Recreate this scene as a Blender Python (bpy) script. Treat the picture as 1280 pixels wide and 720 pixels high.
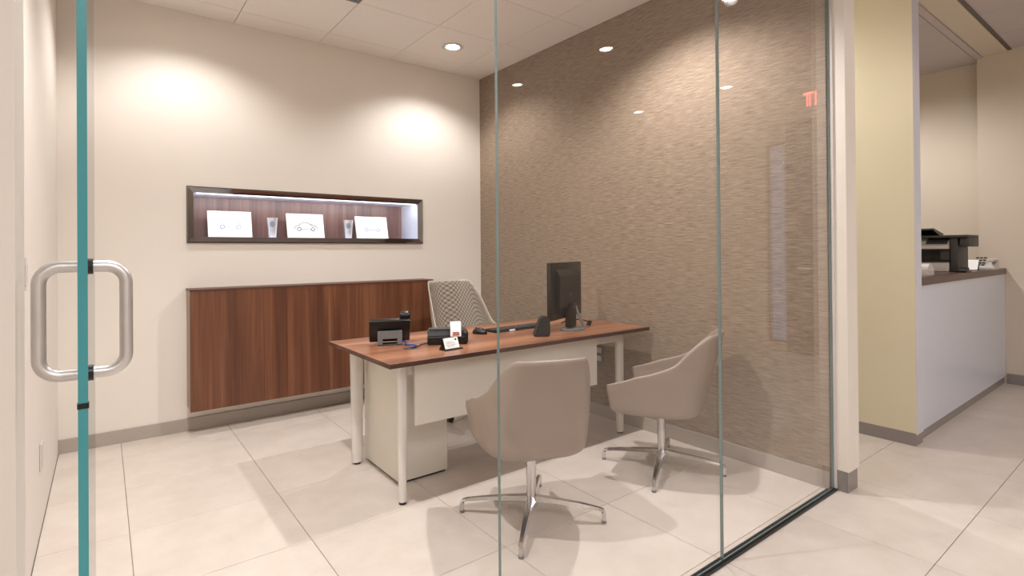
import bpy, bmesh, math, random
from math import sin, cos, pi, radians
from mathutils import Vector, Matrix
random.seed(4)
for o in list(bpy.data.objects): bpy.data.objects.remove(o)
S = bpy.context.scene
C = S.collection

# ------------------------------------------------------------------ camera
YAW, PITCH, ROLL = 0.6552, 0.0048, -0.008
F, CY, HC = 665.13, 311.3, 1.2208
cam = bpy.data.cameras.new('camera'); cam_o = bpy.data.objects.new('camera', cam); C.objects.link(cam_o)
fw = Vector((sin(YAW)*cos(PITCH), cos(YAW)*cos(PITCH), sin(PITCH)))
rt = Vector((cos(YAW), -sin(YAW), 0)); up = rt.cross(fw)
r3 = rt*cos(ROLL) + up*sin(ROLL); u3 = up*cos(ROLL) - rt*sin(ROLL)
cam_o.matrix_world = Matrix(((r3.x, u3.x, -fw.x, 0), (r3.y, u3.y, -fw.y, 0), (r3.z, u3.z, -fw.z, HC), (0, 0, 0, 1)))
cam.sensor_width = 36; cam.lens = 36*F/1280; cam.shift_y = -(360-CY)/1280; cam.clip_start = 0.02
S.camera = cam_o

# ------------------------------------------------------------------ world, exposure
w = bpy.data.worlds.new('world'); S.world = w; w.use_nodes = True
w.node_tree.nodes['Background'].inputs[0].default_value = (0.50, 0.66, 1.0, 1)
w.node_tree.nodes['Background'].inputs[1].default_value = 0.45
S.view_settings.view_transform = 'Standard'; S.view_settings.look = 'None'
S.view_settings.gamma = 1; S.view_settings.use_curve_mapping = False
S.view_settings.exposure = 0.45

# downlight positions: x, y, z, watts, (label)
WARM = (1.0, 0.965, 0.94)
ROOM_W, HALL_W = 105, 16
DOWNLIGHTS = [
 (2.27, 3.73, 2.9, 40, 'round recessed ceiling downlight shining near the brown wall corner', 'r'),
 (0.42, 3.73, 2.9, 33, 'round recessed ceiling downlight over the left end of the wall niche', 'r'),
 (2.27, 1.92, 2.9, ROOM_W, 'round recessed ceiling downlight above the visitor chairs', 'r'),
 (0.42, 1.92, 2.9, ROOM_W, 'round recessed ceiling downlight just inside the open glass door', 'r'),
 (3.52, -0.88, 3.0, HALL_W, 'hall ceiling downlight mirrored largest in the glass front', 'h'),
 (3.51, -2.13, 3.0, HALL_W, 'hall ceiling downlight mirrored near the left glass joint', 'h'),
 (5.46, -2.09, 3.0, HALL_W, 'hall ceiling downlight mirrored lowest in the glass front', 'h'),
 (5.41, -0.85, 3.0, HALL_W, 'hall ceiling downlight mirrored beside the right glass joint', 'h'),
 (1.57, -0.88, 3.0, HALL_W, 'hall ceiling downlight behind the viewpoint', 'h'),
 (3.52, 0.30, 3.0, HALL_W, 'hall ceiling downlight in front of the corridor opening', 'h'),
 (3.40, 2.30, 2.98, 48, 'unseen corridor downlight added to brighten the cream wall', 'h'),  # added out of view to lift the cream wall
 (5.30, 2.10, 2.975, 85, 'downlight over the recess behind the service counter', 'h'),
]
def spot(x, y, z, watts, cone=136):
    l = bpy.data.lights.new('spot', 'SPOT'); l.energy = watts; l.color = WARM
    l.spot_size = radians(cone); l.spot_blend = 0.6; l.shadow_soft_size = 0.035
    o = bpy.data.objects.new('downlight_lamp', l); C.objects.link(o); o.location = (x, y, z-0.02)
for d in DOWNLIGHTS: spot(*d[:4], 165 if d[1] > 2 and d[0] > 3 else 136)
# fill panels added unseen behind the viewpoint to brighten the office
FILL_PANELS = [(0.55, -1.25, 24), (1.75, -2.55, 14), (-0.75, -2.5, 12)]
for tx, ty, tw in FILL_PANELS:
    l = bpy.data.lights.new('panel', 'AREA'); l.shape = 'RECTANGLE'; l.size = 1.1; l.size_y = .55; l.energy = tw; l.color = (0.97, 0.96, 1.0)
    o = bpy.data.objects.new('fill_lamp', l); C.objects.link(o); o.location = (tx, ty, 2.98)

# ------------------------------------------------------------------ materials
MATS = {}
def srgb(r, g, b):
    f = lambda c: (c/255/12.92) if c/255 <= 0.04045 else ((c/255+0.055)/1.055)**2.4
    return (f(r), f(g), f(b), 1)
def newmat(name):
    m = bpy.data.materials.new(name); m.use_nodes = True
    return m, m.node_tree.nodes, m.node_tree.links, m.node_tree.nodes['Principled BSDF']
def plain(name, col, rough=0.5, metal=0.0, var=0.04, scale=6, bump=0.0, bscale=200, coat=0, spec=0.5, stretch=(1,1,1)):
    m, N, L, P = newmat(name)
    tc = N.new('ShaderNodeTexCoord'); mp = N.new('ShaderNodeMapping'); mp.inputs['Scale'].default_value = stretch
    nz = N.new('ShaderNodeTexNoise'); nz.inputs['Scale'].default_value = scale; nz.inputs['Detail'].default_value = 5
    L.new(tc.outputs['Object'], mp.inputs[0]); L.new(mp.outputs[0], nz.inputs[0])
    rp = N.new('ShaderNodeValToRGB')
    c = Vector(col[:3]); a = c*(1-var); b = c*(1+var)
    rp.color_ramp.elements[0].color = (*a, 1); rp.color_ramp.elements[0].position = 0.3
    rp.color_ramp.elements[1].color = (*b, 1); rp.color_ramp.elements[1].position = 0.7
    L.new(nz.outputs[0], rp.inputs[0]); L.new(rp.outputs[0], P.inputs['Base Color'])
    P.inputs['Roughness'].default_value = rough; P.inputs['Metallic'].default_value = metal
    P.inputs['Specular IOR Level'].default_value = spec; P.inputs['Coat Weight'].default_value = coat
    if bump:
        n2 = N.new('ShaderNodeTexNoise'); n2.inputs['Scale'].default_value = bscale
        L.new(mp.outputs[0], n2.inputs[0])
        bp = N.new('ShaderNodeBump'); bp.inputs['Strength'].default_value = bump; bp.inputs['Distance'].default_value = 0.002
        L.new(n2.outputs[0], bp.inputs['Height']); L.new(bp.outputs[0], P.inputs['Normal'])
    MATS[name] = m; return m
def walnut(name, axis, dark=(60,28,16), mid=(104,56,34), light=(140,84,54), rough=0.35):
    m, N, L, P = newmat(name)
    tc = N.new('ShaderNodeTexCoord')
    def noise(sc_across, sc_along, detail):
        mp = N.new('ShaderNodeMapping'); s = [sc_across]*3; s['xyz'.index(axis)] = sc_along
        mp.inputs['Scale'].default_value = s
        nz = N.new('ShaderNodeTexNoise'); nz.inputs['Scale'].default_value = 1; nz.inputs['Detail'].default_value = detail
        nz.inputs['Distortion'].default_value = 0.3
        L.new(tc.outputs['Object'], mp.inputs[0]); L.new(mp.outputs[0], nz.inputs[0]); return nz
    a = noise(9, 0.35, 3); b = noise(60, 1.6, 6)
    mx = N.new('ShaderNodeMix'); mx.data_type = 'FLOAT'; mx.inputs[0].default_value = 0.32
    L.new(a.outputs[0], mx.inputs[2]); L.new(b.outputs[0], mx.inputs[3])
    rp = N.new('ShaderNodeValToRGB'); e = rp.color_ramp.elements
    e[0].position = 0.36; e[0].color = srgb(*dark); e[1].position = 0.64; e[1].color = srgb(*light)
    k = e.new(0.5); k.color = srgb(*mid)
    L.new(mx.outputs[0], rp.inputs[0]); L.new(rp.outputs[0], P.inputs['Base Color'])
    P.inputs['Roughness'].default_value = rough
    bp = N.new('ShaderNodeBump'); bp.inputs['Strength'].default_value = 0.08; bp.inputs['Distance'].default_value = 0.001
    L.new(b.outputs[0], bp.inputs['Height']); L.new(bp.outputs[0], P.inputs['Normal'])
    MATS[name] = m; return m
def glassmat(name, tint=(0.93, 0.965, 0.95), f0=0.045, rough=0.0):
    m, N, L, P = newmat(name); N.remove(P)
    out = [n for n in N if n.type == 'OUTPUT_MATERIAL'][0]
    lw = N.new('ShaderNodeLayerWeight'); lw.inputs[0].default_value = 0.5
    p5 = N.new('ShaderNodeMath'); p5.operation = 'POWER'; p5.inputs[1].default_value = 5
    ml = N.new('ShaderNodeMath'); ml.operation = 'MULTIPLY_ADD'; ml.inputs[1].default_value = 1-f0; ml.inputs[2].default_value = f0
    L.new(lw.outputs['Facing'], p5.inputs[0]); L.new(p5.outputs[0], ml.inputs[0])
    t = N.new('ShaderNodeBsdfTransparent'); t.inputs[0].default_value = (*tint, 1)
    g = N.new('ShaderNodeBsdfGlossy'); g.inputs['Roughness'].default_value = rough
    mx = N.new('ShaderNodeMixShader'); L.new(ml.outputs[0], mx.inputs[0]); L.new(t.outputs[0], mx.inputs[1]); L.new(g.outputs[0], mx.inputs[2])
    L.new(mx.outputs[0], out.inputs[0]); MATS[name] = m; return m
def emis(name, col, s):
    m, N, L, P = newmat(name)
    P.inputs['Emission Color'].default_value = (*col, 1); P.inputs['Emission Strength'].default_value = s
    P.inputs['Base Color'].default_value = (0.8, 0.8, 0.8, 1)
    MATS[name] = m; return m
def grasscloth():
    m, N, L, P = newmat('grasscloth'); tc = N.new('ShaderNodeTexCoord')
    def nz(s, d):
        mp = N.new('ShaderNodeMapping'); mp.inputs['Scale'].default_value = s
        n = N.new('ShaderNodeTexNoise'); n.inputs['Scale'].default_value = 1; n.inputs['Detail'].default_value = d
        n.inputs['Distortion'].default_value = 0.4
        L.new(tc.outputs['Object'], mp.inputs[0]); L.new(mp.outputs[0], n.inputs[0]); return n
    a = nz((1, 13, 230), 4); b = nz((1, 300, 90), 2); c = nz((.5, 1.2, 1.2), 2)
    mx = N.new('ShaderNodeMix'); mx.data_type = 'FLOAT'; mx.inputs[0].default_value = 0.3
    L.new(a.outputs[0], mx.inputs[2]); L.new(b.outputs[0], mx.inputs[3])
    rp = N.new('ShaderNodeValToRGB'); e = rp.color_ramp.elements
    e[0].position = 0.33; e[0].color = srgb(118, 101, 86); e[1].position = 0.68; e[1].color = srgb(172, 154, 135)
    L.new(mx.outputs[0], rp.inputs[0]); L.new(rp.outputs[0], P.inputs['Base Color'])
    P.inputs['Roughness'].default_value = 0.7; P.inputs['Specular IOR Level'].default_value = 0.25
    bp = N.new('ShaderNodeBump'); bp.inputs['Strength'].default_value = 0.35; bp.inputs['Distance'].default_value = 0.002
    L.new(mx.outputs[0], bp.inputs['Height']); L.new(bp.outputs[0], P.inputs['Normal'])
    MATS['grasscloth'] = m; return m
def tilemat():
    m, N, L, P = newmat('floor_tile'); tc = N.new('ShaderNodeTexCoord'); oi = N.new('ShaderNodeObjectInfo')
    mp = N.new('ShaderNodeVectorMath'); mp.operation = 'ADD'
    L.new(tc.outputs['Object'], mp.inputs[0]); L.new(oi.outputs['Location'], mp.inputs[1])
    nz = N.new('ShaderNodeTexNoise'); nz.inputs['Scale'].default_value = 5; nz.inputs['Detail'].default_value = 8
    nz.inputs['Roughness'].default_value = 0.65; L.new(mp.outputs[0], nz.inputs[0])
    rp = N.new('ShaderNodeValToRGB'); e = rp.color_ramp.elements
    e[0].position = 0.3; e[0].color = srgb(205, 194, 184); e[1].position = 0.7; e[1].color = srgb(218, 208, 199)
    L.new(nz.outputs[0], rp.inputs[0])
    hv = N.new('ShaderNodeHueSaturation'); mr = N.new('ShaderNodeMapRange')
    mr.inputs[3].default_value = 0.97; mr.inputs[4].default_value = 1.03
    L.new(oi.outputs['Random'], mr.inputs[0]); L.new(mr.outputs[0], hv.inputs['Value']); L.new(rp.outputs[0], hv.inputs['Color'])
    L.new(hv.outputs[0], P.inputs['Base Color']); P.inputs['Roughness'].default_value = 0.33
    P.inputs['Specular IOR Level'].default_value = 0.45
    MATS['floor_tile'] = m; return m
def dimpled():
    m, N, L, P = newmat('dimpled_mesh'); tc = N.new('ShaderNodeTexCoord')
    mp = N.new('ShaderNodeMapping'); mp.inputs['Scale'].default_value = (17, 20, 1); mp.inputs['Rotation'].default_value = (0, 0, 0)
    # diagonal lattice of small raised pads in the shell's own UVs
    L.new(tc.outputs['UV'], mp.inputs[0]); sx = N.new('ShaderNodeSeparateXYZ'); L.new(mp.outputs[0], sx.inputs[0])
    def wave(k1, k2):
        a = N.new('ShaderNodeMath'); a.operation = 'MULTIPLY_ADD'; a.inputs[1].default_value = k1
        b = N.new('ShaderNodeMath'); b.operation = 'MULTIPLY'; b.inputs[1].default_value = k2
        L.new(sx.outputs[1], b.inputs[0]); L.new(sx.outputs[0], a.inputs[0]); L.new(b.outputs[0], a.inputs[2])
        s = N.new('ShaderNodeMath'); s.operation = 'SINE'; L.new(a.outputs[0], s.inputs[0]); return s
    a = wave(pi, pi); b = wave(pi, -pi)
    mu = N.new('ShaderNodeMath'); mu.operation = 'MULTIPLY'; L.new(a.outputs[0], mu.inputs[0]); L.new(b.outputs[0], mu.inputs[1])
    rp = N.new('ShaderNodeValToRGB'); e = rp.color_ramp.elements
    e[0].position = 0.0; e[0].color = srgb(88, 78, 68); e[1].position = 0.4; e[1].color = srgb(158, 148, 134)
    ab = N.new('ShaderNodeMath'); ab.operation = 'ABSOLUTE'; L.new(mu.outputs[0], ab.inputs[0])
    L.new(ab.outputs[0], rp.inputs[0]); L.new(rp.outputs[0], P.inputs['Base Color'])
    bp = N.new('ShaderNodeBump'); bp.inputs['Strength'].default_value = 0.6; bp.inputs['Distance'].default_value = 0.004
    L.new(ab.outputs[0], bp.inputs['Height']); L.new(bp.outputs[0], P.inputs['Normal'])
    P.inputs['Roughness'].default_value = 0.6; MATS['dimpled_mesh'] = m

plain('wall_paint', srgb(230, 223, 214), 0.6, var=0.012, scale=2, bump=0.05)
plain('cream_paint', srgb(222, 213, 186), 0.6, var=0.012, scale=2, bump=0.05)
plain('far_paint', srgb(212, 200, 184), 0.6, var=0.012, scale=2, bump=0.05)
plain('white_gloss', srgb(214, 218, 231), 0.3, var=0.01)
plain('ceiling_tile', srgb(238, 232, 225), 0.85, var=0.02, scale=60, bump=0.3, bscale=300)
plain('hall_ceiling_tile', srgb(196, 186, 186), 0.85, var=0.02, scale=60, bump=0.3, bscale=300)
plain('ceiling_gap', srgb(120, 108, 98), 0.8)
plain('grout', srgb(150, 136, 124), 0.9)
plain('baseboard', srgb(172, 162, 152), 0.45, var=0.03, scale=30, stretch=(1, 1, 8))
plain('base_block', srgb(150, 144, 142), 0.35, metal=0.3, var=0.05, scale=40, stretch=(1, 1, 8))
plain('black', srgb(13, 12, 14), 0.35, var=0.1)
plain('black_matte', srgb(18, 18, 20), 0.65, var=0.1)
plain('charcoal', srgb(62, 60, 60), 0.5, var=0.08)
plain('grey_plastic', srgb(110, 108, 108), 0.5)
plain('light_plastic', srgb(205, 200, 196), 0.45)
plain('white_paper', srgb(245, 243, 240), 0.7, var=0.01)
plain('desk_white', srgb(224, 219, 208), 0.4, var=0.012)
plain('leg_white', srgb(222, 218, 212), 0.32, var=0.01, metal=0.05)
plain('taupe_leather', srgb(148, 132, 120), 0.42, var=0.03, scale=14, bump=0.12, bscale=260)
plain('shell_cream', srgb(174, 164, 150), 0.4, var=0.02)
plain('taupe_laminate', srgb(160, 142, 126), 0.5, var=0.04)
plain('chrome', (0.62, 0.61, 0.62, 1), 0.16, metal=1, var=0.02)
plain('mirror_bevel', (0.24, 0.235, 0.24, 1), 0.04, metal=1, var=0.02)
plain('aluminium', (0.66, 0.645, 0.645, 1), 0.42, metal=0.9, var=0.03, scale=40)
plain('glass_edge', srgb(66, 150, 158), 0.25, var=0.08, scale=3, stretch=(1, 1, .6))
plain('glass_edge_dull', srgb(112, 134, 134), 0.2, var=0.08, scale=3)
plain('silicone', srgb(128, 124, 120), 0.3, var=0.05)
plain('blue_cable', srgb(60, 66, 150), 0.5)
plain('ink', srgb(60, 62, 70), 0.7)
plain('ink_faint', srgb(150, 148, 186), 0.7)
plain('ink_red', srgb(176, 84, 80), 0.7)
plain('blue_badge', srgb(36, 44, 120), 0.4)
plain('dark_wood', srgb(60, 44, 38), 0.5, var=0.1)
plain('dark_door', srgb(34, 34, 40), 0.4)
plain('smoked_trim', srgb(96, 88, 84), 0.5)
walnut('walnut_upright', 'z', (80,45,29), (104,63,42), (128,85,58))
walnut('walnut_niche', 'z', (96,66,58), (124,92,84), (146,116,106))
walnut('walnut_desk', 'x', (110,68,48), (146,98,72), (172,122,92), 0.3)
walnut('walnut_edge', 'x', (62,36,26), (82,50,36), (98,62,46), 0.45)
walnut('walnut_counter', 'x', (66,46,42), (88,62,56), (104,76,68), 0.35)
glassmat('clear_glass', (0.972, 0.972, 0.970)); glassmat('door_glass', (0.975, 0.985, 0.982)); glassmat('tumbler_glass', (0.90, 0.92, 0.94), 0.12, 0.1)
emis('lamp_lens', (1.0, 0.93, 0.86), 18); emis('fill_lens', (1.0, 0.96, 0.92), 3); emis('led', (0.93, 0.95, 1.0), 1.6); emis('exit_red', (1.0, 0.06, 0.05), 12)
grasscloth(); tilemat(); dimpled()

# ------------------------------------------------------------------ helpers
def link(name, bm, mats, parent=None, smooth=False, loc=None):
    me = bpy.data.meshes.new(name)
    bmesh.ops.recalc_face_normals(bm, faces=bm.faces)
    bm.to_mesh(me); bm.free()
    for m in (mats if isinstance(mats, (list, tuple)) else [mats]): me.materials.append(MATS[m])
    if smooth:
        for p in me.polygons: p.use_smooth = True
        try: me.set_sharp_from_angle(angle=radians(35))
        except Exception: pass
    o = bpy.data.objects.new(name, me); C.objects.link(o)
    if parent: o.parent = parent
    if loc: o.location = loc
    return o
def B(): return bmesh.new()
def box(bm, x0, x1, y0, y1, z0, z1, bev=0, mi=0, seg=2):
    r = bmesh.ops.create_cube(bm, size=1)
    for v in r['verts']:
        v.co = Vector(((x0+x1)/2+v.co.x*(x1-x0), (y0+y1)/2+v.co.y*(y1-y0), (z0+z1)/2+v.co.z*(z1-z0)))
    fs = list({f for v in r['verts'] for f in v.link_faces})
    for f in fs: f.material_index = mi
    if bev:
        es = list({e for f in fs for e in f.edges})
        bmesh.ops.bevel(bm, geom=es, offset=bev, segments=seg, profile=0.5, affect='EDGES')
    return bm
def cyl(bm, p0, p1, r0, r1=None, seg=20, mi=0):
    r1 = r0 if r1 is None else r1
    p0, p1 = Vector(p0), Vector(p1); d = p1-p0
    r = bmesh.ops.create_cone(bm, cap_ends=True, segments=seg, radius1=r0, radius2=r1, depth=d.length)
    M = Matrix.Translation((p0+p1)/2) @ d.to_track_quat('Z', 'Y').to_matrix().to_4x4()
    bmesh.ops.transform(bm, matrix=M, verts=r['verts'])
    for f in {f for v in r['verts'] for f in v.link_faces}: f.material_index = mi
    return bm
def lathe(bm, prof, seg=24, cx=0, cy=0):
    rings = []
    for r, z in prof: rings.append([bm.verts.new((cx+r*cos(2*pi*i/seg), cy+r*sin(2*pi*i/seg), z)) for i in range(seg)])
    for a, b in zip(rings, rings[1:]):
        for i in range(seg): bm.faces.new((a[i], a[(i+1) % seg], b[(i+1) % seg], b[i]))
    for e, rr in ((0, prof[0][0]), (-1, prof[-1][0])):
        if rr > 1e-4: bm.faces.new(rings[e])
    bmesh.ops.remove_doubles(bm, verts=bm.verts, dist=1e-6)
    return bm
def tube(bm, pts, r, seg=10):
    pts = [Vector(p) for p in pts]; rings = []
    ref = None
    for i, p in enumerate(pts):
        t = (pts[min(i+1, len(pts)-1)]-pts[max(i-1, 0)]).normalized()
        if ref is None: ref = t.orthogonal().normalized()
        ref = (ref - t*ref.dot(t)).normalized(); b = t.cross(ref)
        rr = r(i/(len(pts)-1)) if callable(r) else r
        rings.append([bm.verts.new(p+ref*rr*cos(2*pi*k/seg)+b*rr*sin(2*pi*k/seg)) for k in range(seg)])
    for a, b in zip(rings, rings[1:]):
        for k in range(seg): bm.faces.new((a[k], a[(k+1) % seg], b[(k+1) % seg], b[k]))
    bm.faces.new(rings[0]); bm.faces.new(rings[-1]); return bm
def prism(bm, poly, axis, a0, a1, mi=0):
    """extrude a 2-D polygon (in the two axes other than `axis`, in order) from a0 to a1"""
    def P(u, v, a): return {'x': (a, u, v), 'y': (u, a, v), 'z': (u, v, a)}[axis]
    A = [bm.verts.new(P(u, v, a0)) for u, v in poly]; D = [bm.verts.new(P(u, v, a1)) for u, v in poly]
    fs = [bm.faces.new(A), bm.faces.new(D)]
    for i in range(len(poly)):
        j = (i+1) % len(poly); fs.append(bm.faces.new((A[i], A[j], D[j], D[i])))
    for f in fs: f.material_index = mi
    return bm
def thing(name, label, cat, loc=(0, 0, 0), rz=0, group=None):
    o = bpy.data.objects.new(name, None); C.objects.link(o); o.empty_display_size = 0.1
    o.location = loc; o.rotation_euler = (0, 0, rz); return tag(o, label, cat, group)
def tag(o, label, cat, group=None):
    o['label'] = label; o['category'] = cat
    if group: o['group'] = group
    return o
def struct(name, bm, mats, parent=None, smooth=False):
    o = link(name, bm, mats, parent, smooth)
    if not parent: o['kind'] = 'structure'
    return o
def text_mesh(s, size, depth, bm=None):
    cu = bpy.data.curves.new('t', 'FONT'); cu.body = s; cu.size = size; cu.extrude = depth
    cu.align_x = 'CENTER'; cu.align_y = 'CENTER'
    o = bpy.data.objects.new('t', cu); C.objects.link(o)
    me = bpy.data.meshes.new_from_object(o); bpy.data.objects.remove(o)
    b = B(); b.from_mesh(me); return b

# ------------------------------------------------------------------ the setting
XL, XR, YB, YG, H, HH = -0.2228, 2.919, 4.299, 1.160, 2.90, 3.0
NX0, NX1, NZ0, NZ1, ND = 0.50, 2.24, 1.342, 1.652, 0.33      # niche opening
FXL, FYB, FXR = -1.6, -3.3, 6.45
# floor: grout slab plus individual tiles
fl = struct('floor', box(B(), FXL-.1, 7.2, FYB-.1, 4.7, -0.06, -0.003), 'grout')
xs = [0.088+0.6135*k for k in range(-3, 12)]
ys = [-3.26, -2.695, -2.14, -1.585, -1.03, -0.475, 0.085, 0.645, 1.207, 1.770, 2.332, 2.885, 3.435, 3.985, 4.535]
tile_me = {}
for i in range(len(xs)-1):
    for j in range(len(ys)-1):
        wx, wy = xs[i+1]-xs[i]-0.003, ys[j+1]-ys[j]-0.003
        key = round(wy, 3)
        if key not in tile_me:
            o = link('floor_tile', box(B(), -wx/2, wx/2, -wy/2, wy/2, -0.012, 0, 0.0008, seg=1), 'floor_tile', fl); tile_me[key] = o.data
        else:
            o = bpy.data.objects.new('floor_tile', tile_me[key]); C.objects.link(o); o.parent = fl
        o.location = ((xs[i]+xs[i+1])/2, (ys[j]+ys[j+1])/2, 0)
# ceilings
def ceiling(name, x0, x1, y0, y1, z, xo, yo, mat):
    p = struct(name, box(B(), x0-.02, x1+.02, y0-.02, y1+.02, z+0.012, z+0.08), 'ceiling_gap')
    T = 0.6096; g = 0.0022
    cx = sorted({x0, x1, *[xo+T*k for k in range(-12, 14) if x0+.01 < xo+T*k < x1-.01]})
    cy = sorted({y0, y1, *[yo+T*k for k in range(-12, 14) if y0+.01 < yo+T*k < y1-.01]})
    mes = {}
    for a, b in zip(cx, cx[1:]):
        for c, d in zip(cy, cy[1:]):
            wx, wy = b-a-2*g, d-c-2*g; key = (round(wx, 4), round(wy, 4))
            if key not in mes:
                o = link('ceiling_tile', box(B(), -wx/2, wx/2, -wy/2, wy/2, 0, 0.016), mat, p); mes[key] = o.data
            else:
                o = bpy.data.objects.new('ceiling_tile', mes[key]); C.objects.link(o); o.parent = p
            o.location = ((a+b)/2, (c+d)/2, z)
    return p
ceiling('ceiling', XL, XR, 1.15, YB, H, 0.7604, 4.052, 'ceiling_tile')
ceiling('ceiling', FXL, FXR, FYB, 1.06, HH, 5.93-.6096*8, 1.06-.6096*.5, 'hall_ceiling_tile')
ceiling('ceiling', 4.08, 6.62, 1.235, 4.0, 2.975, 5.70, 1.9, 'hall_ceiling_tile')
struct('trim_1', box(B(), 3.05, FXR, 1.060, 1.235, 2.985, 3.09), 'far_paint')
struct('trim_2', box(B(), 3.05, FXR, 1.035, 1.058, 2.992, 3.02), 'smoked_trim')
struct('trim_3', box(box(B(), FXL, XR, 1.060, 1.148, 2.90, 3.06), 3.07, 3.97, 1.24, 4.7, 2.98, 3.06), 'far_paint')
# supply air diffuser in the office ceiling
t = thing('air_diffuser', 'flat grey air diffuser set into the white tiled ceiling, mostly above the frame', 'air vent', (1.065, 3.14, H-0.004))
link('frame', box(box(box(box(B(), -.30, .30, .27, .30, -.006, .004), -.30, .30, -.30, -.27, -.006, .004), -.30, -.27, -.27, .27, -.006, .004), .27, .30, -.27, .27, -.006, .004), 'grey_plastic', t)
b = B()
for k in range(3): box(b, -.25+.16*k, -.11+.16*k, -.25, .25, -.004, .002)
link('core_plate', b, 'grey_plastic', t)

# back wall with the lit niche
b = B(); Y1 = YB+0.13
box(b, XL-.12, NX0-.0148, YB, Y1, 0, H+.1); box(b, NX1+.0148, 3.07, YB, Y1, 0, H+.1)
box(b, NX0-.0148, NX1+.0148, YB, Y1, 0, NZ0-.0148); box(b, NX0-.0148, NX1+.0148, YB, Y1, NZ1+.0148, H+.1)
wb = struct('wall_back', b, 'wall_paint')
b = B(); D = YB+ND
box(b, NX0-.015, NX0, YB+.001, D, NZ0-.015, NZ1+.015); box(b, NX1, NX1+.015, YB+.001, D, NZ0-.015, NZ1+.015)
box(b, NX0, NX1, YB+.001, D, NZ0-.015, NZ0); box(b, NX0, NX1, YB+.001, D, NZ1, NZ1+.015)
link('niche_lining', b, 'white_gloss', wb)
link('back_panel', box(B(), NX0-.015, NX1+.015, D, D+.015, NZ0-.015, NZ1+.015), 'walnut_niche', wb)
link('led_strip', box(B(), NX0+.02, NX1-.02, YB+.002, YB+.012, NZ1-.006, NZ1-.001), 'led', wb)
al = bpy.data.lights.new('niche_led', 'AREA'); al.shape = 'RECTANGLE'; al.size = NX1-NX0-.05; al.size_y = .02; al.energy = 2.6; al.color = (0.93, 0.95, 1.0)
ao = bpy.data.objects.new('niche_led_lamp', al); C.objects.link(ao); ao.location = ((NX0+NX1)/2, YB+.016, NZ1-.014); ao.rotation_euler = (radians(55), 0, 0)
# mirrored bevel frame round the niche
t = thing('niche_frame', 'long dark mirror frame around the lit niche in the office wall', 'frame', ((NX0+NX1)/2, YB, NZ0-.045))
fw_ = 0.043
def strip(x0, z0, x1, z1, dx, dz):
    """mitred bevel strip from outer corner (x0,z0) to (x1,z1); inner corners offset by dx,dz inward"""
    b = B(); ox, oz = -t.location.x, -t.location.z
    O = [(x0, z0), (x1, z1)]
    I = [(x0+dx[0]*fw_, z0+dz[0]*fw_), (x1+dx[1]*fw_, z1+dz[1]*fw_)]
    Mo = [(x0+dx[0]*.008, z0+dz[0]*.008), (x1+dx[1]*.008, z1+dz[1]*.008)]
    ring = []
    for k in (0, 1):
        ring.append([b.verts.new((O[k][0]+ox, -.0005, O[k][1]+oz)), b.verts.new((O[k][0]+ox, -.016, O[k][1]+oz)),
                     b.verts.new((Mo[k][0]+ox, -.022, Mo[k][1]+oz)), b.verts.new((I[k][0]+ox, -.008, I[k][1]+oz)), b.verts.new((I[k][0]+ox, -.0005, I[k][1]+oz))])
    for i in range(5): b.faces.new((ring[0][i], ring[0][(i+1) % 5], ring[1][(i+1) % 5], ring[1][i]))
    b.faces.new(ring[0]); b.faces.new(ring[1])
    link('frame_strip', b, 'mirror_bevel', t)
X0, X1, Z0, Z1 = NX0-fw_, NX1+fw_, NZ0-fw_, NZ1+fw_
strip(X0, Z1, X1, Z1, (1, -1), (-1, -1)); strip(X0, Z0, X1, Z0, (1, -1), (1, 1))
strip(X0, Z0, X0, Z1, (1, 1), (1, -1)); strip(X1, Z0, X1, Z1, (-1, -1), (1, -1))

# other walls
struct('wall_left', box(B(), XL-.12, XL, 1.22, YB, 0, H+.1), 'wall_paint')
struct('wall_front', box(B(), FXL, -0.106, 1.10, 1.22, 0, HH+.06), 'wall_paint')
wr = struct('wall_right', box(box(B(), 2.94, 3.067, 1.087, YB+.13, 0.105, HH+.06), 2.955, 3.052, 1.1, YB+.1, 0, 0.106), 'wall_paint')
link('wallcovering', box(B(), XR, 2.941, 1.168, YB, 0.09, H+.06), 'grasscloth', wr)
link('edge_bead', box(B(), 2.932, 2.9405, 1.141, 1.153, 0.0, H+.06), 'light_plastic', wr)
struct('wall_corridor', box(box(B(), 3.97, 4.09, 1.09, 4.7, 0.07, HH+.06), 3.98, 4.085, 1.10, 4.6, 0, 0.07), ['cream_paint'])
struct('end_shade_skin', box(B(), 3.972, 4.09, 1.0875, 1.0895, 0.07, HH), 'white_gloss')  # thin skin on the wall end; the front face's shade is in its colour
struct('wall_corridor_end', box(B(), 3.05, 3.98, 4.6, 4.72, 0, 3.06), 'cream_paint')
struct('wall_recess', box(B(), 6.60, 6.75, 1.27, 4.2, 0, HH+.1), 'far_paint')
struct('wall_recess_back', box(B(), 4.07, 6.62, 3.9, 4.02, 0, HH+.06), 'far_paint')
b = B()
box(b, FXR, FXR+.15, -0.72, 1.275, 0, HH+.06); box(b, FXR, FXR+.15, -0.96, -0.72, 2.5, HH+.06)
box(b, FXR, FXR+.15, FYB, -0.96, 0, HH+.06); box(b, FXR, FXR+.15, -0.96, -0.72, 0, 0.10)
struct('wall_far', b, 'far_paint')
b = box(B(), FXL-.12, FXR+.15, FYB-.12, FYB, 0, HH+.06)
struct('wall_rear', b, 'far_paint')
struct('wall_hall_left', box(B(), FXL-.12, FXL, FYB, 1.22, 0, HH+.06), 'far_paint')
wn = struct('window_3', box(B(), FXR+.06, FXR+.07, -0.94, -0.74, 0.12, 2.48), 'clear_glass')
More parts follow.
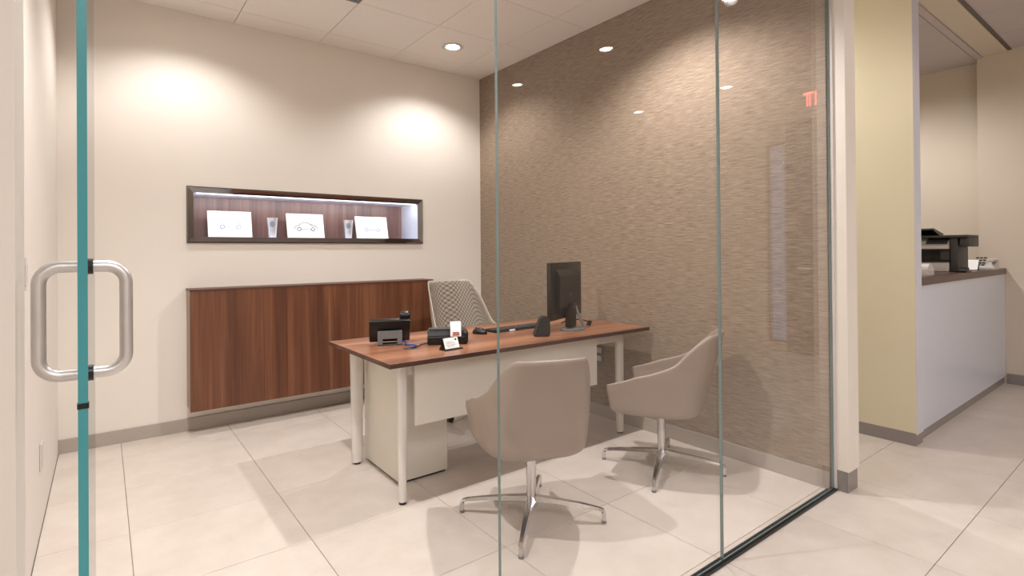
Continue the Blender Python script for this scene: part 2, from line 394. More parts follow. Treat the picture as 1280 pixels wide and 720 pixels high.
link('window_frame', box(box(box(box(B(), FXR+.03, FXR+.10, -.96, -.94, .10, 2.5), FXR+.03, FXR+.10, -.74, -.72, .10, 2.5), FXR+.03, FXR+.10, -.94, -.74, .10, .12), FXR+.03, FXR+.10, -.94, -.74, 2.48, 2.5), 'smoked_trim', wn)
dd = struct('door_2', box(B(), FXR-.045, FXR-.002, -0.70, -0.36, 0.01, 2.72), 'dark_door')
link('door_handle', tube(B(), [(FXR-.045, -.42, 1.0), (FXR-.09, -.42, 1.0), (FXR-.09, -.54, 1.0)], .009), 'aluminium', dd)

# baseboards
def base(name, x0, x1, y0, y1, h=0.086, mat='baseboard'): return struct(name, box(B(), x0, x1, y0, y1, 0, h, 0.0015, seg=1), mat)
base('baseboard_back', XL, XR, YB-.012, YB-.0005)
base('baseboard_right', XR-.006, XR+.012, 1.168, YB-.012, 0.088)
b = box(B(), 2.9415, 2.954, 1.098, 1.142, 0, .103); box(b, 2.9415, 3.060, 1.093, 1.0995, 0, .103); box(b, 3.0525, 3.060, 1.0995, 3.9, 0, .103)
struct('baseboard_column', b, 'base_block')
b = box(B(), 3.965, 3.9795, 1.0995, 4.5, 0, .078); box(b, 3.965, 4.09, 1.092, 1.0995, 0, .078)
struct('baseboard_corridor', b, 'base_block')
base('baseboard_far', FXR-.012, FXR-.0005, -0.34, 1.09, 0.09, 'base_block')
base('baseboard_left', XL+.0005, XL+.003, 1.3, YB-.013, 0.004, 'smoked_trim')

# ------------------------------------------------------------------ glass front
def pane(name, x0, x1, y0, y1, z0, z1, face, parent=None, mats=('clear_glass', 'glass_edge_dull'), ends=None):
    b = box(B(), x0, x1, y0, y1, z0, z1)
    i = 'xyz'.index(face); b.normal_update()
    for f in b.faces: f.material_index = 0 if abs(f.normal[i]) > .9 else 1
    return struct(name, b, list(mats), parent)
w1 = pane('window_1', 0.842, 1.9135, 1.154, 1.166, 0.006, H, 'y')
w2 = pane('window_2', 1.9175, 2.931, 1.154, 1.166, 0.006, H, 'y')
link('silicone_joint', box(B(), 1.9136, 1.9174, 1.1545, 1.1655, 0.006, H), 'silicone', w2)
b = box(B(), 0.842, 2.94, 1.140, 1.1535, 0, 0.012); box(b, 0.842, 2.94, 1.1665, 1.180, 0, 0.006)
struct('trim_4', b, ['black'])
# the open door, edge-on to the viewpoint
dr = pane('door_1', -0.0315, -0.0190, 1.055, 1.93, 0.012, H-.03, 'x', mats=('door_glass', 'glass_edge'))
link('pivot_shoe', box(B(), -0.037, -0.0135, 1.80, 1.94, 0.0, 0.011), 'aluminium', dr)
link('bolt_refraction', box(B(), -0.0325, -0.018, 1.053, 1.066, .984, .992), 'black', dr)  # dark band painted in for the handle bolt refracted in the glass edge
def pull(sgn):
    xg = -0.0315 if sgn < 0 else -0.0190; yh, zc, hh = 1.125, 1.114, 0.088; so, r = 0.050, 0.028
    xo = xg + sgn*so; pts = [(xg, yh, zc+hh)]
    for k in range(9):
        a = pi/2*k/8; pts.append((xo - sgn*r + sgn*r*sin(a), yh, zc+hh-r+r*cos(a)))
    for k in range(9):
        a = pi/2*k/8; pts.append((xo - sgn*r + sgn*r*cos(a), yh, zc-hh+r-r*sin(a)))
    pts.append((xg, yh, zc-hh)); h = link('door_handle', tube(B(), pts, 0.0096, 16), 'aluminium', dr, True)
    for z in (zc+hh, zc-hh):
        if sgn > 0: link('gasket', cyl(B(), (xg, yh, z), (xg+sgn*0.006, yh, z), 0.013), 'black', h)
pull(-1); pull(1)
# switch plate and socket on the left wall
def plate(name, label, cat, y, z, w_, h_, n, x=XL, sg=1):
    t = thing(name, label, cat, (x, y, z-h_/2))
    link('cover_plate', box(B(), *(sorted((0.0005*sg, .007*sg))), -w_/2, w_/2, 0, h_, .002), 'light_plastic' if sg > 0 else 'grey_plastic', t)
    for k in range(n):
        zz = h_*(k+.5)/n
        if cat == 'switch': link('rocker', box(B(), *(sorted((.007*sg, .011*sg))), -w_*.28, w_*.28, zz-h_*.3/n, zz+h_*.3/n, .001), 'light_plastic', t)
        else:
            link('socket', box(B(), *(sorted((.0065*sg, .009*sg))), -w_*.28, w_*.28, zz-h_*.32/n, zz+h_*.32/n, .001), 'light_plastic', t)
plate('light_switch', 'pale light switch on the left wall behind the door handle', 'switch', 2.52, 1.155, .075, .12, 1)
plate('wall_socket', 'low wall socket on the left wall near the floor', 'socket', 3.125, .34, .075, .12, 2)
plate('wall_socket', 'grey wall socket on the brown wall, seen under the right end of the desk', 'socket', 2.745, .455, .09, .12, 2, XR, -1)

# ------------------------------------------------------------------ downlights
for x, y, z, wt, lab, k in DOWNLIGHTS:
    t = thing('downlight', lab, 'ceiling light', (x, y, z), 0, 'office ceiling downlights' if k == 'r' else 'hall ceiling downlights')
    link('trim_ring', lathe(B(), [(.062, .001), (.088, -.0005), (.090, -.004), (.064, -.009), (.058, -.006), (.058, .001)]), 'light_plastic', t, True)
    link('lens', lathe(B(), [(.0001, -.0025), (.035, -.0027), (.050, -.001), (.0001, .0005)]), 'lamp_lens', t)

for (tx, ty, tw), lab in zip(FILL_PANELS, ('flat fill light added to the unseen hall ceiling, nearest behind the viewpoint', 'flat fill light added to the unseen hall ceiling, right one by the rear wall', 'flat fill light added to the unseen hall ceiling, left one by the rear wall')):
    t = thing('fill_panel', lab, 'ceiling light', (tx, ty, 2.985))  # visible body of an added fill panel, out of view
    link('frame', box(box(box(box(B(), -.60, .60, .28, .30, -.006, .014), -.60, .60, -.30, -.28, -.006, .014), -.60, -.57, -.28, .28, -.006, .014), .57, .60, -.28, .28, -.006, .014), 'light_plastic', t)
    link('diffuser', box(B(), -.57, .57, -.28, .28, .004, .010), 'fill_lens', t)

# ------------------------------------------------------------------ floating walnut cabinet
t = thing('floating_cabinet', 'long walnut-fronted cabinet hung low on the back wall', 'cabinet', (1.367, YB, 0.17))
CD = 0.20; cw = 0.9125; ch = 0.815
link('body', box(B(), -cw+.002, cw-.002, -CD+.018, -.001, 0.003, ch-.014), 'taupe_laminate', t)
fx = [-cw, -cw/2, 0, cw/2, cw]
for a, b_ in zip(fx, fx[1:]):
    link('front_panel', box(B(), a+.0004, b_-.0004, -CD, -CD+.0175, 0, ch-.0135, .0006, seg=1), 'walnut_upright', t)
link('top_panel', box(B(), -cw-.002, cw+.002, -CD-.004, -.001, ch-.0133, ch, .001, seg=1), 'walnut_edge', t)

# ------------------------------------------------------------------ niche contents
def certificate(x, w_, h_, style, label, rz=0):
    t = thing('picture_frame', label, 'picture', (x, YB+.165, NZ0+.001), rz, 'white pictures in the niche')
    tilt = radians(-14); M = Matrix.Rotation(tilt, 4, 'X')
    def tr(b): bmesh.ops.transform(b, matrix=M, verts=b.verts); return b
    fr = B(); e = .012
    box(fr, -w_/2, w_/2, -.006, .006, 0, e); box(fr, -w_/2, w_/2, -.006, .006, h_-e, h_)
    box(fr, -w_/2, -w_/2+e, -.006, .006, e, h_-e); box(fr, w_/2-e, w_/2, -.006, .006, e, h_-e)
    link('frame', tr(fr), 'white_paper', t); sh = link('sheet', tr(box(B(), -w_/2+e, w_/2-e, -.002, .004, e, h_-e)), 'white_paper', t)
    b = B(); q = .004; xx, zz = w_/2-.028, .028
    for s in (-1, 1):
        box(b, s*xx-.0007, s*xx+.0007, -.0027, -.002, zz, h_-zz)
    box(b, -xx, xx, -.0027, -.002, zz, zz+.0014); box(b, -xx, xx, -.0027, -.002, h_-zz-.0014, h_-zz)
    link('border_line', tr(b), 'ink_faint', sh)
    b = B(); s = w_/.28
    body = [(-.085, .055), (-.08, .078), (-.055, .085), (-.03, .105), (.02, .107), (.05, .090), (.085, .078), (.09, .058)]
    tube(b, [(u*s, -.003, v*s) for u, v in body], (.0024 if style else .0016)*s, 5)
    tube(b, [(-.05*s, -.003, .086*s), (.05*s, -.003, .088*s)], .001*s, 5)
    for cx in (-.05, .055):
        tube(b, [((cx+.014*cos(a*pi/6))*s, -.003, (.056+.014*sin(a*pi/6))*s) for a in range(13)], .0026*s, 5)
    tube(b, [(-.034*s, -.003, .054*s), (.040*s, -.003, .054*s)], .0016*s, 5)
    bmesh.ops.translate(b, vec=(0, -.001, .018 if style else .024), verts=b.verts)
    link('car_sketch', tr(b), 'ink' if style else 'ink_faint', sh)
    link('easel_back', prism(B(), [(.010, 0.002), (.075, 0.0), (.078, 0.002), (h_*.22, h_*.62), (h_*.2, h_*.62)], 'x', -.02, .02), 'charcoal', t)
certificate(0.762, .297, .205, 0, 'white framed picture at the left end of the niche with a faint drawing')
certificate(1.316, .292, .205, 1, 'white framed picture in the middle of the niche with a dark car sketch')
certificate(1.885, .290, .200, 0, 'white framed picture at the right end of the niche, near the white side')
def tumbler(x, label, rz):
    t = thing('tumbler', label, 'glass', (x, YB+.12, NZ0+.001), radians(rz), 'silver tumblers in the niche')
    link('cup', lathe(B(), [(.0001, 0), (.027, 0), (.028, .003), (.0385, .155), (.0365, .155), (.026, .012), (.0001, .010)], 28), 'tumbler_silver', t, True)
    b = B()
    for k in range(14):
        a = -pi/2-.55+1.1*k/13; 
    vs = []
    R0 = .0362
    n = 18
    cv = b.verts.new((0, -R0-.0006, .105))
    for k in range(n):
        a = 2*pi*k/n; u, v = .017*cos(a), .024*sin(a); th = u/R0; rr = .0282+(.105+v)*.0665+.0006
        vs.append(b.verts.new((rr*sin(th), -rr*cos(th), .105+v)))
    for k in range(n): b.faces.new((cv, vs[k], vs[(k+1) % n]))
    link('emblem', b, 'emblem_grey', t)
plain('tumbler_silver', srgb(206, 206, 210), 0.3, metal=0.55, var=0.06, scale=30); plain('emblem_grey', srgb(128, 134, 148), 0.4, var=0.2, scale=120)
tumbler(1.045, 'silver tumbler standing left of the car sketch picture', -13)
tumbler(1.648, 'silver tumbler standing right of the car sketch picture', -20)

# ------------------------------------------------------------------ desk
DZ = 0.715; DX0, DX1, DY0, DY1 = 1.022, 2.868, 2.243, 3.06
t = thing('desk', 'white desk with walnut top and slim tapered legs', 'desk', (0, 0, 0))
link('desktop', box(B(), DX0, DX1, DY0, DY1, DZ-.022, DZ, .0012, seg=1), ['walnut_desk', 'walnut_edge'], t)
me = t.children[0].data if t.children else None
for o in C.objects:
    if o.name == 'desktop':
        for p in o.data.polygons: p.material_index = 0 if abs(p.normal.z) > .9 else 1
def desk_leg(x, y, w0, w1, d=.05, dz=0):
    b = B(); r = bmesh.ops.create_cube(b, size=1)
    for v in r['verts']:
        ww = w0 if v.co.z > 0 else w1
        v.co = Vector((x+v.co.x*ww, y+v.co.y*(d if v.co.z > 0 else d*.8), DZ-.023 if v.co.z > 0 else .012))
    es = [e for e in b.edges if abs((e.verts[0].co-e.verts[1].co).z) > .3]
    bmesh.ops.bevel(b, geom=es, offset=min(w1, d)*.42, segments=4, profile=.5, affect='EDGES')
    lg = link('leg', b, 'leg_white', t, True)
    link('foot_glide', cyl(B(), (x, y, 0), (x, y, .012), .018), 'black', lg)
desk_leg(1.150, 2.385, .050, .036, .045); desk_leg(1.165, 3.005, .075, .062, .06)
desk_leg(2.745, 2.400, .060, .056, .05); desk_leg(2.745, 2.98, .06, .056, .05)
b = box(B(), 1.17, 2.73, 2.375, 2.41, DZ-.095, DZ-.0225); box(b, 1.17, 2.73, 2.96, 2.99, DZ-.060, DZ-.0225)
link('under_rail', b, 'leg_white', t)
link('side_rail', box(B(), 1.14, 1.17, 2.41, 2.98, DZ-.060, DZ-.0225), 'leg_white', t)
link('side_rail', box(B(), 2.73, 2.76, 2.42, 2.96, DZ-.060, DZ-.0225), 'leg_white', t)
link('modesty_panel', box(B(), 1.205, 2.475, 2.348, 2.366, .375, DZ-.024, .001, seg=1), 'desk_white', t)
t = thing('pedestal', 'white drawer pedestal tucked under the left end of the desk', 'cabinet', (1.375, 2.80, 0))
link('carcass', box(B(), -.150, .145, -.215, .225, .012, DZ-.06, .0015, seg=1), 'desk_white', t)
link('plinth', box(B(), -.140, .135, -.205, .215, 0, .012), 'black', t)
for k in range(3):
    d_ = link('drawer', box(B(), -.148, .143, .227, .245, .02+.21*k, .225+.21*k, .0015, seg=1), 'desk_white', t)
    link('drawer_pull', box(B(), -.05, .05, .245, .253, .19+.21*k, .20+.21*k), 'aluminium', d_)

# ------------------------------------------------------------------ tub chairs
def shell_bm(W=.265, Db=.238, Df=.24, zb=.335, arm0=.535, arm1=.655, back=.782, lean=.095, narrow=.88, p=.52, s0=.62, s1=.30, th=.022, ns=48, rake=0, uv=False):
    bm = B(); prof = [(0.05, 0), (.5, 0), (.78, .001), (.88, .006), (.935, .022), (.96, .052), (.975, .10)]
    grid = []
    def ss(a, b, x):
        u = max(0, min(1, (x-a)/(b-a))); return u*u*(3-2*u)
    uvs = {}
    for i in range(ns+1):
        s = -1+2*i/ns; th_ = s*pi/2
        sx = math.copysign(abs(sin(th_))**p, s); cy = abs(cos(th_))**p
        px, py = W*sx, Df-(Db+Df)*cy
        a = abs(s); k = ss(s0, s1, a)                      # 1 on the back, 0 on the arms
        ztop = (arm0+(arm1-arm0)*max(0,min(1,(1-a)/.5)))*(1-k) + back*k
        f = ss(1.0, .93, a); ztop = zb+.06+(ztop-zb-.06)*(.72+.28*f) if a > .93 else ztop
        col = []
        for q, dz in prof:
            col.append(Vector((px*q, py*q, zb+dz)))
        z0 = zb+.10; m = 9
        for j in range(1, m+1):
            u = j/m; z = z0+(ztop-z0)*u
            hgt = (z-z0)/(back-z0)
            q = .975+.025*min(1, u*2)
            nar = 1-(1-narrow)*ss(0.25, 1, hgt)*k
            col.append(Vector((px*q*nar, py*q - lean*max(0, hgt)*(0.25+.75*k)*cy - rake*hgt, z)))
        vs = []
        for j, c_ in enumerate(col):
            v = bm.verts.new(c_); vs.append(v); uvs[v] = (i/ns*2, j/(len(col)-1))
        grid.append(vs)
    for a, b_ in zip(grid, grid[1:]):
        for j in range(len(a)-1): bm.faces.new((a[j], b_[j], b_[j+1], a[j+1]))
    if uv:
        L_ = bm.loops.layers.uv.new('UVMap')
        for f in bm.faces:
            for l in f.loops: l[L_].uv = uvs[l.vert]
    return bm
def shell_obj(name, bm, mats, parent, th, off=-1):
    o = link(name, bm, mats, parent, False)
    for p in o.data.polygons: p.use_smooth = True
    m = o.modifiers.new('thick', 'SOLIDIFY'); m.thickness = th; m.offset = off; m.use_even_offset = True
    m2 = o.modifiers.new('sub', 'SUBSURF'); m2.levels = 1; m2.render_levels = 1
    return o
def cushion(w_, y0, y1, z0, z1, r=.03):
    return box(B(), -w_, w_, y0, y1, z0, z1, r, seg=4)
def base_leg(R=.335, zh=.086):
    b = B(); rings = []
    st = [(.018, zh+.010, .024, .020), (.10, zh+.004, .021, .017), (.22, zh-.008, .016, .014), (.30, zh-.020, .012, .012), (R-.008, zh-.028, .011, .011), (R+.002, zh-.040, .011, .011), (R+.004, .012, .011, .011)]
    for i, (x, z, hw, hh) in enumerate(st):
        if i < 5: pts = [(x, -hw, z-hh*.6), (x, -hw*.6, z+hh*.4), (x, hw*.6, z+hh*.4), (x, hw, z-hh*.6), (x, 0, z-hh)]
        else: pts = [(x-.018, -hw, z), (x, -hw*.6, z), (x, hw*.6, z), (x-.018, hw, z), (x-.020, 0, z)]
        rings.append([b.verts.new(p) for p in pts])
    for a, c in zip(rings, rings[1:]):
        for i in range(5): b.faces.new((a[i], a[(i+1) % 5], c[(i+1) % 5], c[i]))
    b.faces.new(rings[0]); b.faces.new(rings[-1]); return b
def guest_chair(loc, face, baserot, label):
    t = thing('visitor_chair', label, 'chair', loc, face-pi/2, 'taupe leather visitor chairs')
    shell_obj('shell', shell_bm(), 'taupe_leather', t, .026)
    link('seat_cushion', cushion(.20, -.14, .225, .375, .45, .035), 'taupe_leather', t, True)
    link('under_plate', box(B(), -.10, .10, -.10, .10, .318, .334, .004), 'black', t)
    link('tilt_lever', tube(B(), [(.08, .02, .322), (.17, .03, .318), (.20, .03, .314)], .006), 'black', t)
    link('gas_column', cyl(B(), (0, 0, .085), (0, 0, .305), .0225), 'chrome', t, True)
    link('collar', cyl(B(), (0, 0, .300), (0, 0, .32), .026), 'black', t, True)
    link('hub', lathe(B(), [(.0001, .052), (.026, .055), (.034, .068), (.034, .088), (.026, .100), (.0001, .102)]), 'chrome', t, True)
    for k in range(4):
        lg = link('leg', base_leg(), 'chrome', t, True); lg.rotation_euler = (0, 0, baserot-(face-pi/2)+k*pi/2)
        link('glide', cyl(B(), (.328, 0, 0), (.328, 0, .012), .011), 'grey_plastic', lg)
    return t
guest_chair((1.555, 1.893, 0), radians(68), radians(-47), 'taupe leather visitor chair with its back to the glass, left of the other')
guest_chair((2.487, 1.870, 0), radians(114), radians(-60), 'taupe leather visitor chair seen side-on beside the brown wall')

def desk_chair(loc, face):
    t = thing('desk_chair', 'pale shell swivel chair with dimpled back, behind the desk', 'chair', loc, face-pi/2)
    kw = dict(W=.30, Db=.22, Df=.26, zb=.42, arm0=.60, arm1=.68, back=1.0, lean=.11, narrow=.97, p=.60, s0=.70, s1=.34)
    shell_obj('outer_shell', shell_bm(**kw), 'shell_cream', t, .012, 1)
    kw2 = dict(kw); kw2.update(W=.296, Db=.215, back=.985, arm0=.585, arm1=.66, s0=.66, s1=.34)
    shell_obj('dimpled_liner', shell_bm(uv=True, **kw2), 'dimpled_mesh', t, .006, -1)
    link('seat_cushion', cushion(.225, -.14, .25, .46, .52, .03), 'taupe_leather', t, True)
    link('gas_column', cyl(B(), (0, 0, .09), (0, 0, .42), .025), 'chrome', t, True)
    link('hub', lathe(B(), [(.0001, .07), (.035, .07), (.038, .11), (.0001, .13)]), 'chrome', t, True)
    for k in range(5):
        lg = link('leg', base_leg(.30, .11), 'chrome', t, True); lg.rotation_euler = (0, 0, .3+k*2*pi/5)
        b = B()
        for s in (-1, 1): cyl(b, (.29, s*.016-.007, .027), (.29, s*.016+.007, .027), .027)
        link('caster', b, 'black', lg, True)
desk_chair((2.235, 3.43, 0), radians(-84))

# ------------------------------------------------------------------ things on the desk
# telephone, seen from behind
t = thing('desk_phone', 'black office telephone seen from behind, left end of desk', 'phone', (1.268, 2.775, DZ), radians(-22))
lean = Matrix.Translation((0, 0.0, .015)) @ Matrix.Rotation(radians(28), 4, 'X')
b = box(B(), -.112, .108, -.012, .018, .0, .140, .007); bmesh.ops.transform(b, matrix=lean, verts=b.verts)
link('body', b, 'black', t, True)
b = box(B(), .055, .108, .012, .045, .0, .150, .012, seg=3); box(b, .052, .110, .012, .058, .118, .162, .014, seg=3); box(b, .052, .110, .012, .055, .005, .045, .014, seg=3)
bmesh.ops.transform(b, matrix=lean, verts=b.verts); link('handset', b, 'black', t, True)
b = box(box(box(B(), -.068, -.042, -.078, -.052, 0, .078), .036, .062, -.078, -.052, 0, .078), -.042, .036, -.076, -.054, .036, .078)
link('stand', b, 'grey_plastic', t)
link('foot_bar', box(B(), -.068, .062, -.085, -.01, 0, .008), 'charcoal', t)
# blue cable from the phone to the grommet
t = tag(link('network_cable', tube(B(), [(1.305, 2.715, DZ+.02), (1.325, 2.69, DZ+.012), (1.300, 2.655, DZ+.006), (1.305, 2.60, DZ+.010), (1.330, 2.58, DZ+.008), (1.30, 2.55, DZ+.006), (1.285, 2.565, DZ+.004)], .004, 8), 'blue_cable', None, True), 'blue network cable coiled behind the telephone', 'cable')
tag(link('cable_grommet', lathe(B(), [(.0001, DZ+.0015), (.026, DZ+.0015), (.030, DZ+.003), (.038, DZ+.0015), (.038, DZ+.0002)], 24, 1.285, 2.555), 'charcoal', None), 'dark round cable grommet in the desktop near the telephone', 'grommet')
pts = [(1.285, 2.54, DZ+.005), (1.33, 2.56, DZ+.006), (1.37, 2.60, DZ+.004), (1.42, 2.62, DZ+.006), (1.45, 2.62, DZ+.012)]
tag(link('power_cord', tube(B(), pts, .0028, 8), 'black', None, True), 'thin black cord running to the card terminal', 'cable')
# card terminal with paper roll
t = thing('receipt_printer', 'low black receipt printer with a curl of white paper', 'printer', (1.515, 2.575, DZ), radians(-30))
b = prism(B(), [(-.06, 0), (.06, 0), (.06, .062), (.038, .084), (-.034, .074), (-.06, .046)], 'x', -.105, .105)
bmesh.ops.bevel(b, geom=b.edges[:], offset=.006, segments=2, affect='EDGES'); link('body', b, 'black', t, True)
link('lid', box(B(), -.095, .022, -.028, .03, .076, .084, .003), 'charcoal', t, True)
link('side_pod', box(B(), .085, .118, -.058, .052, .002, .072, .014, seg=3), 'black', t, True)
b = B(); n = 16; wdt = (.020, .078); P = [(.020, .058), (.022, .085), (.012, .100), (-.004, .098), (-.018, .088), (-.020, .105), (-.034, .104), (-.046, .088), (-.052, .060), (-.056, .040)]
P = [(.020, .076), (.018, .104), (.004, .118), (-.014, .112), (-.024, .098), (-.042, .104), (-.058, .084), (-.066, .046)]
prism(b, P + [(u+.002, v-.002) for u, v in reversed(P)], 'x', *wdt)
pr = link('paper_strip', b, 'white_paper', t)
b = B()
for k in range(3): box(b, .032, .068, -.0685+.0012*k, -.0625+.0012*k, .052+.007*k, .055+.007*k)
link('print', b, 'ink_red', pr)
# business card holder
t = thing('card_holder', 'white business cards in a small black stand on desk edge', 'card holder', (1.435, 2.385, DZ), radians(6))
link('stand', prism(B(), [(-.022, 0), (.034, 0), (.034, .006), (.018, .030), (.008, .006), (-.020, .006)], 'x', -.056, .056), 'black', t)
b = box(B(), -.045, .045, -.002, .002, 0, .056); M = Matrix.Translation((0, -.004, .007)) @ Matrix.Rotation(radians(-22), 4, 'X')
bmesh.ops.transform(b, matrix=M, verts=b.verts); cd = link('card', b, 'white_paper', t)
b = B()
for k, (a, c) in enumerate([(-.03, .015), (-.035, .03), (-.035, .022), (-.035, .01)]): box(b, a, c, -.0028, -.0021, .010+.008*k, .0115+.008*k)
box(b, .024, .036, -.0028, -.0021, .040, .050)
bmesh.ops.transform(b, matrix=M, verts=b.verts); link('print', b, 'ink', cd)
# mouse
t = thing('computer_mouse', 'small black computer mouse left of the keyboard', 'mouse', (1.845, 2.735, DZ), radians(15))
b = B(); bmesh.ops.create_uvsphere(b, u_segments=20, v_segments=12, radius=1)
for v in b.verts: v.co = Vector((v.co.x*.031, v.co.y*.055, max(0, .004+v.co.z*.034)))
link('body', b, 'black', t, True)
link('wheel', cyl(B(), (-.003, .03, .030), (.003, .03, .030), .008), 'charcoal', t)
# keyboard
t = thing('keyboard', 'flat black computer keyboard behind the monitor', 'keyboard', (2.155, 2.765, DZ), radians(2))
link('case', prism(B(), [(-.075, 0), (.075, 0), (.075, .008), (-.075, .014)], 'x', -.225, .225), 'black_matte', t)
kb = bpy.data.meshes.new('key'); b = box(B(), -.0075, .0075, -.0075, .0075, 0, .006, .001, seg=1); b.to_mesh(kb); b.free(); kb.materials.append(MATS['charcoal'])
for r_ in range(5):
    for c_ in range(21):
        o = bpy.data.objects.new('key', kb); C.objects.link(o); o.parent = t
        yy = -.052+.024*r_; o.location = (-.205+.0205*c_, yy, .0135-.04*(yy+.075)); o.rotation_euler = (radians(-2.3), 0, 0)
l_ = link('label_sticker', box(B(), -.12, -.075, -.0775, -.0752, .002, .013), 'white_paper', t)
# dock / speaker wedge
t = thing('dock_wedge', 'black wedge-shaped dock standing left of the monitor', 'dock', (2.078, 2.425, DZ), radians(-30))
b = prism(B(), [(-.048, 0), (.048, 0), (.048, .108), (.020, .122), (-.006, .112)], 'y', -.04, .04)
bmesh.ops.bevel(b, geom=b.edges[:], offset=.006, segments=2, affect='EDGES'); link('body', b, 'black_matte', t, True)
link('front_grille', box(B(), .0475, .0495, -.03, .03, .02, .10), 'charcoal', t)
# monitor: back towards the viewpoint
t = thing('computer_monitor', 'black flat computer monitor turned away, on a silver stand', 'monitor', (2.385, 2.545, DZ), radians(23))
link('housing', box(B(), -.245, .245, -.018, .012, .075, .435, .006), 'black', t, True)
b = prism(B(), [(-.018, .11), (-.045, .15), (-.045, .35), (-.018, .39)], 'x', -.17, .17); link('rear_bulge', b, 'black', t)
link('screen', box(B(), -.232, .232, .012, .0135, .09, .42), 'dark_door', t)
b = B(); n = 20; ov = [(0.022*cos(2*pi*k/n), .23+.009*sin(2*pi*k/n)) for k in range(n)]
prism(b, ov, 'y', -.0465, -.0445); link('rear_badge', b, 'blue_badge', t)
nk = link('neck', box(B(), -.045, .045, -.065, -.02, .015, .17, .008), 'black', t, True)
st = link('stand_arm', prism(B(), [(-.125, .008), (-.108, .008), (-.045, .160), (-.056, .165)], 'x', .030, .050), 'grey_plastic', t)
b = B(); n = 28
prism(b, [(.11*cos(2*pi*k/n), -.055+.075*sin(2*pi*k/n)) for k in range(n)], 'z', 0.0, .009); link('stand_base', b, 'grey_plastic', t, True)
t = thing('webcam', 'small black webcam lying at the right end of the desktop', 'webcam', (2.600, 2.545, DZ), 0)
link('body', cyl(B(), (0, 0, .004), (.012, -.012, .036), .015, .012), 'black', t, True)
link('cord', tube(B(), [(0, 0, .030), (-.05, .02, .045), (-.12, .05, .05), (-.19, .06, .03)], .004, 8), 'black', t, True)

# ------------------------------------------------------------------ counter beyond the corridor
t = thing('service_counter', 'white reception counter with a dark walnut top', 'counter', (5.27, 1.10, 0))
link('front_panel', box(B(), -1.178, 1.178, 0, .02, .065, .984), 'white_gloss', t)
link('kick_plate', box(B(), -1.178, 1.178, .010, .030, 0, .0645), 'base_block', t)
link('side_support', box(B(), -1.178, -1.15, .02, .60, 0, .984), 'white_gloss', t)
link('side_support', box(B(), 1.15, 1.178, .02, .60, 0, .984), 'white_gloss', t)
link('countertop', box(B(), -1.178, 1.178, -.012, .66, .985, 1.035, .0015, seg=1), 'walnut_counter', t)
CT = 1.036
t = thing('multifunction_printer', 'dark grey multifunction printer on the reception counter', 'printer', (5.25, 1.36, CT), 0)
link('base_tray', box(B(), 0, .30, -.14, .24, 0, .075, .006), 'light_plastic', t, True)
link('tray_slot', box(B(), -.01, .30, -.145, .24, .076, .094), 'black', t)
link('output_bin_wall', box(B(), .20, .38, -.14, .24, .094, .165), 'grey_plastic', t)
link('bin_corner', box(B(), -.005, .20, -.145, -.09, .094, .165), 'charcoal', t)
link('scanner_bed', box(B(), -.02, .38, -.145, .24, .166, .178), 'black', t)
link('white_band', box(B(), -.022, .38, -.143, .24, .179, .212, .004), 'light_plastic', t, True)
link('control_panel', prism(B(), [(-.03, .212), (.05, .265), (.38, .265), (.38, .212)], 'y', -.141, .23), 'light_plastic', t)
link('keypad', prism(B(), [(-.026, .2175), (.04, .2612), (.04, .2655), (-.030, .2195)], 'y', -.135, .0), 'charcoal', t)
link('side_tower', box(B(), .0, .30, -.195, -.147, 0, .27, .006), 'charcoal', t, True)
link('top_cap', box(B(), -.03, .30, -.262, .24, .266, .286, .005), 'charcoal', t, True)
link('side_head', box(B(), -.0, .30, -.262, -.206, .195, .266, .006), 'charcoal', t, True)
link('paper_support', prism(B(), [(-.08, .330), (-.05, .342), (.20, .302), (.20, .288), (.10, .288)], 'y', -.06, .21), 'black', t)
t = thing('tablet_base', 'glossy black foot of a stand beside the printer', 'stand', (5.20, 1.125, CT), 0)
link('foot', box(B(), -.05, .10, -.035, .04, 0, .014, .006), 'black', t, True)
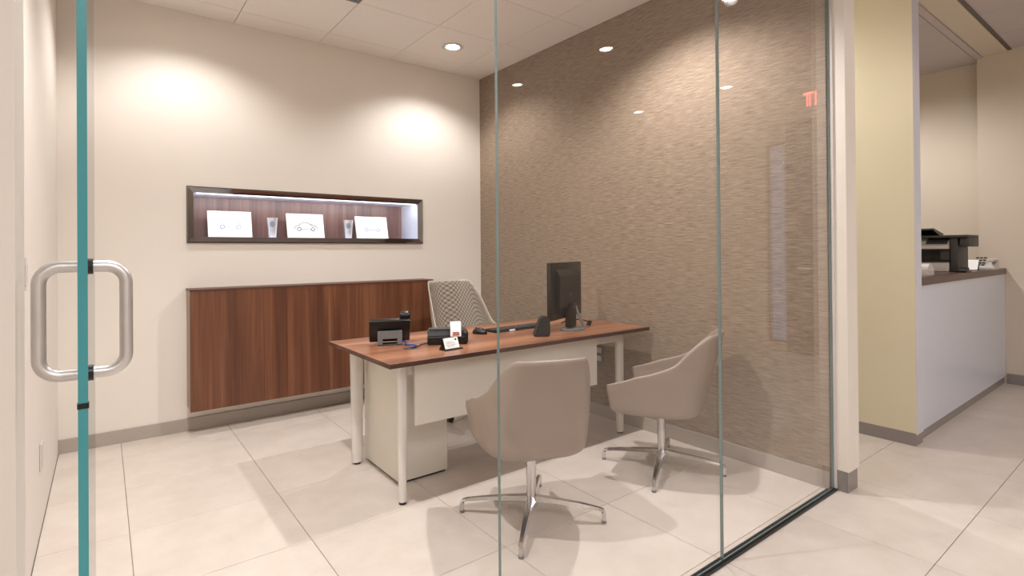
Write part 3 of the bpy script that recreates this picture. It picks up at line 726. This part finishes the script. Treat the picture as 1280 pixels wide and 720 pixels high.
link('dish', prism(B(), [(-.03, .014), (.06, .014), (.07, .030), (.05, .034)], 'y', -.025, .025), 'charcoal', t)
t = thing('brochure_stack', 'tilted stack of cream leaflets at the far end of the counter', 'leaflets', (5.785, 1.22, CT), radians(8))
b = prism(B(), [(-.10, 0), (.08, 0), (.10, .070), (.09, .076)], 'y', -.07, .07); link('holder', b, 'dark_wood', t)
b = prism(B(), [(-.105, .002), (.088, .080), (.086, .084), (-.107, .006)], 'y', -.068, .068); lf = link('leaflet', b, 'white_paper', t)
t = thing('white_telephone', 'white desk telephone by the far wall on the counter', 'phone', (6.06, 1.165, CT), radians(0))
link('body', prism(B(), [(-.11, 0), (.10, 0), (.10, .075), (.085, .080), (-.11, .015)], 'y', -.08, .08), 'light_plastic', t)
link('handset', box(B(), -.085, .10, -.078, -.040, .062, .090, .012), 'light_plastic', t, True)
b = B()
for i in range(4):
    for j in range(3): box(b, -.06+.03*i, -.042+.03*i, -.01+.026*j, .008+.026*j, .03+.0102*i*2, .042+.0102*i*2)
link('keypad', b, 'charcoal', t)
t = thing('tape_dispenser', 'rounded white tape dispenser at the near end of the counter', 'dispenser', (4.46, 1.165, CT), radians(0))
P = [(-.075, 0)] + [(.075*cos(a)*-1, .012+.068*sin(a)) for a in [pi*k/12 for k in range(13)]] + [(.075, 0)]
b = prism(B(), P, 'y', -.03, .035); link('body', b, 'light_plastic', t)

# ------------------------------------------------------------------ exit sign in the hall, mirrored in the glass
t = thing('exit_sign', 'hanging red EXIT sign mirrored near the right edge of the glass', 'sign', (5.20, 0.185, 2.60))
link('housing', box(B(), -.02, .02, -.135, .135, -.10, .10, .004), 'light_plastic', t)
link('hanger', cyl(B(), (0, 0, .10), (0, 0, .40), .008), 'light_plastic', t)
b = text_mesh('EXIT', .185, .002); bmesh.ops.scale(b, vec=(.62, 1, 1), verts=b.verts)
bmesh.ops.transform(b, matrix=Matrix.Translation((-.0225, 0, 0)) @ Matrix.Rotation(radians(-90), 4, 'Z') @ Matrix.Rotation(radians(90), 4, 'X'), verts=b.verts)
link('lettering', b, 'exit_red', t)
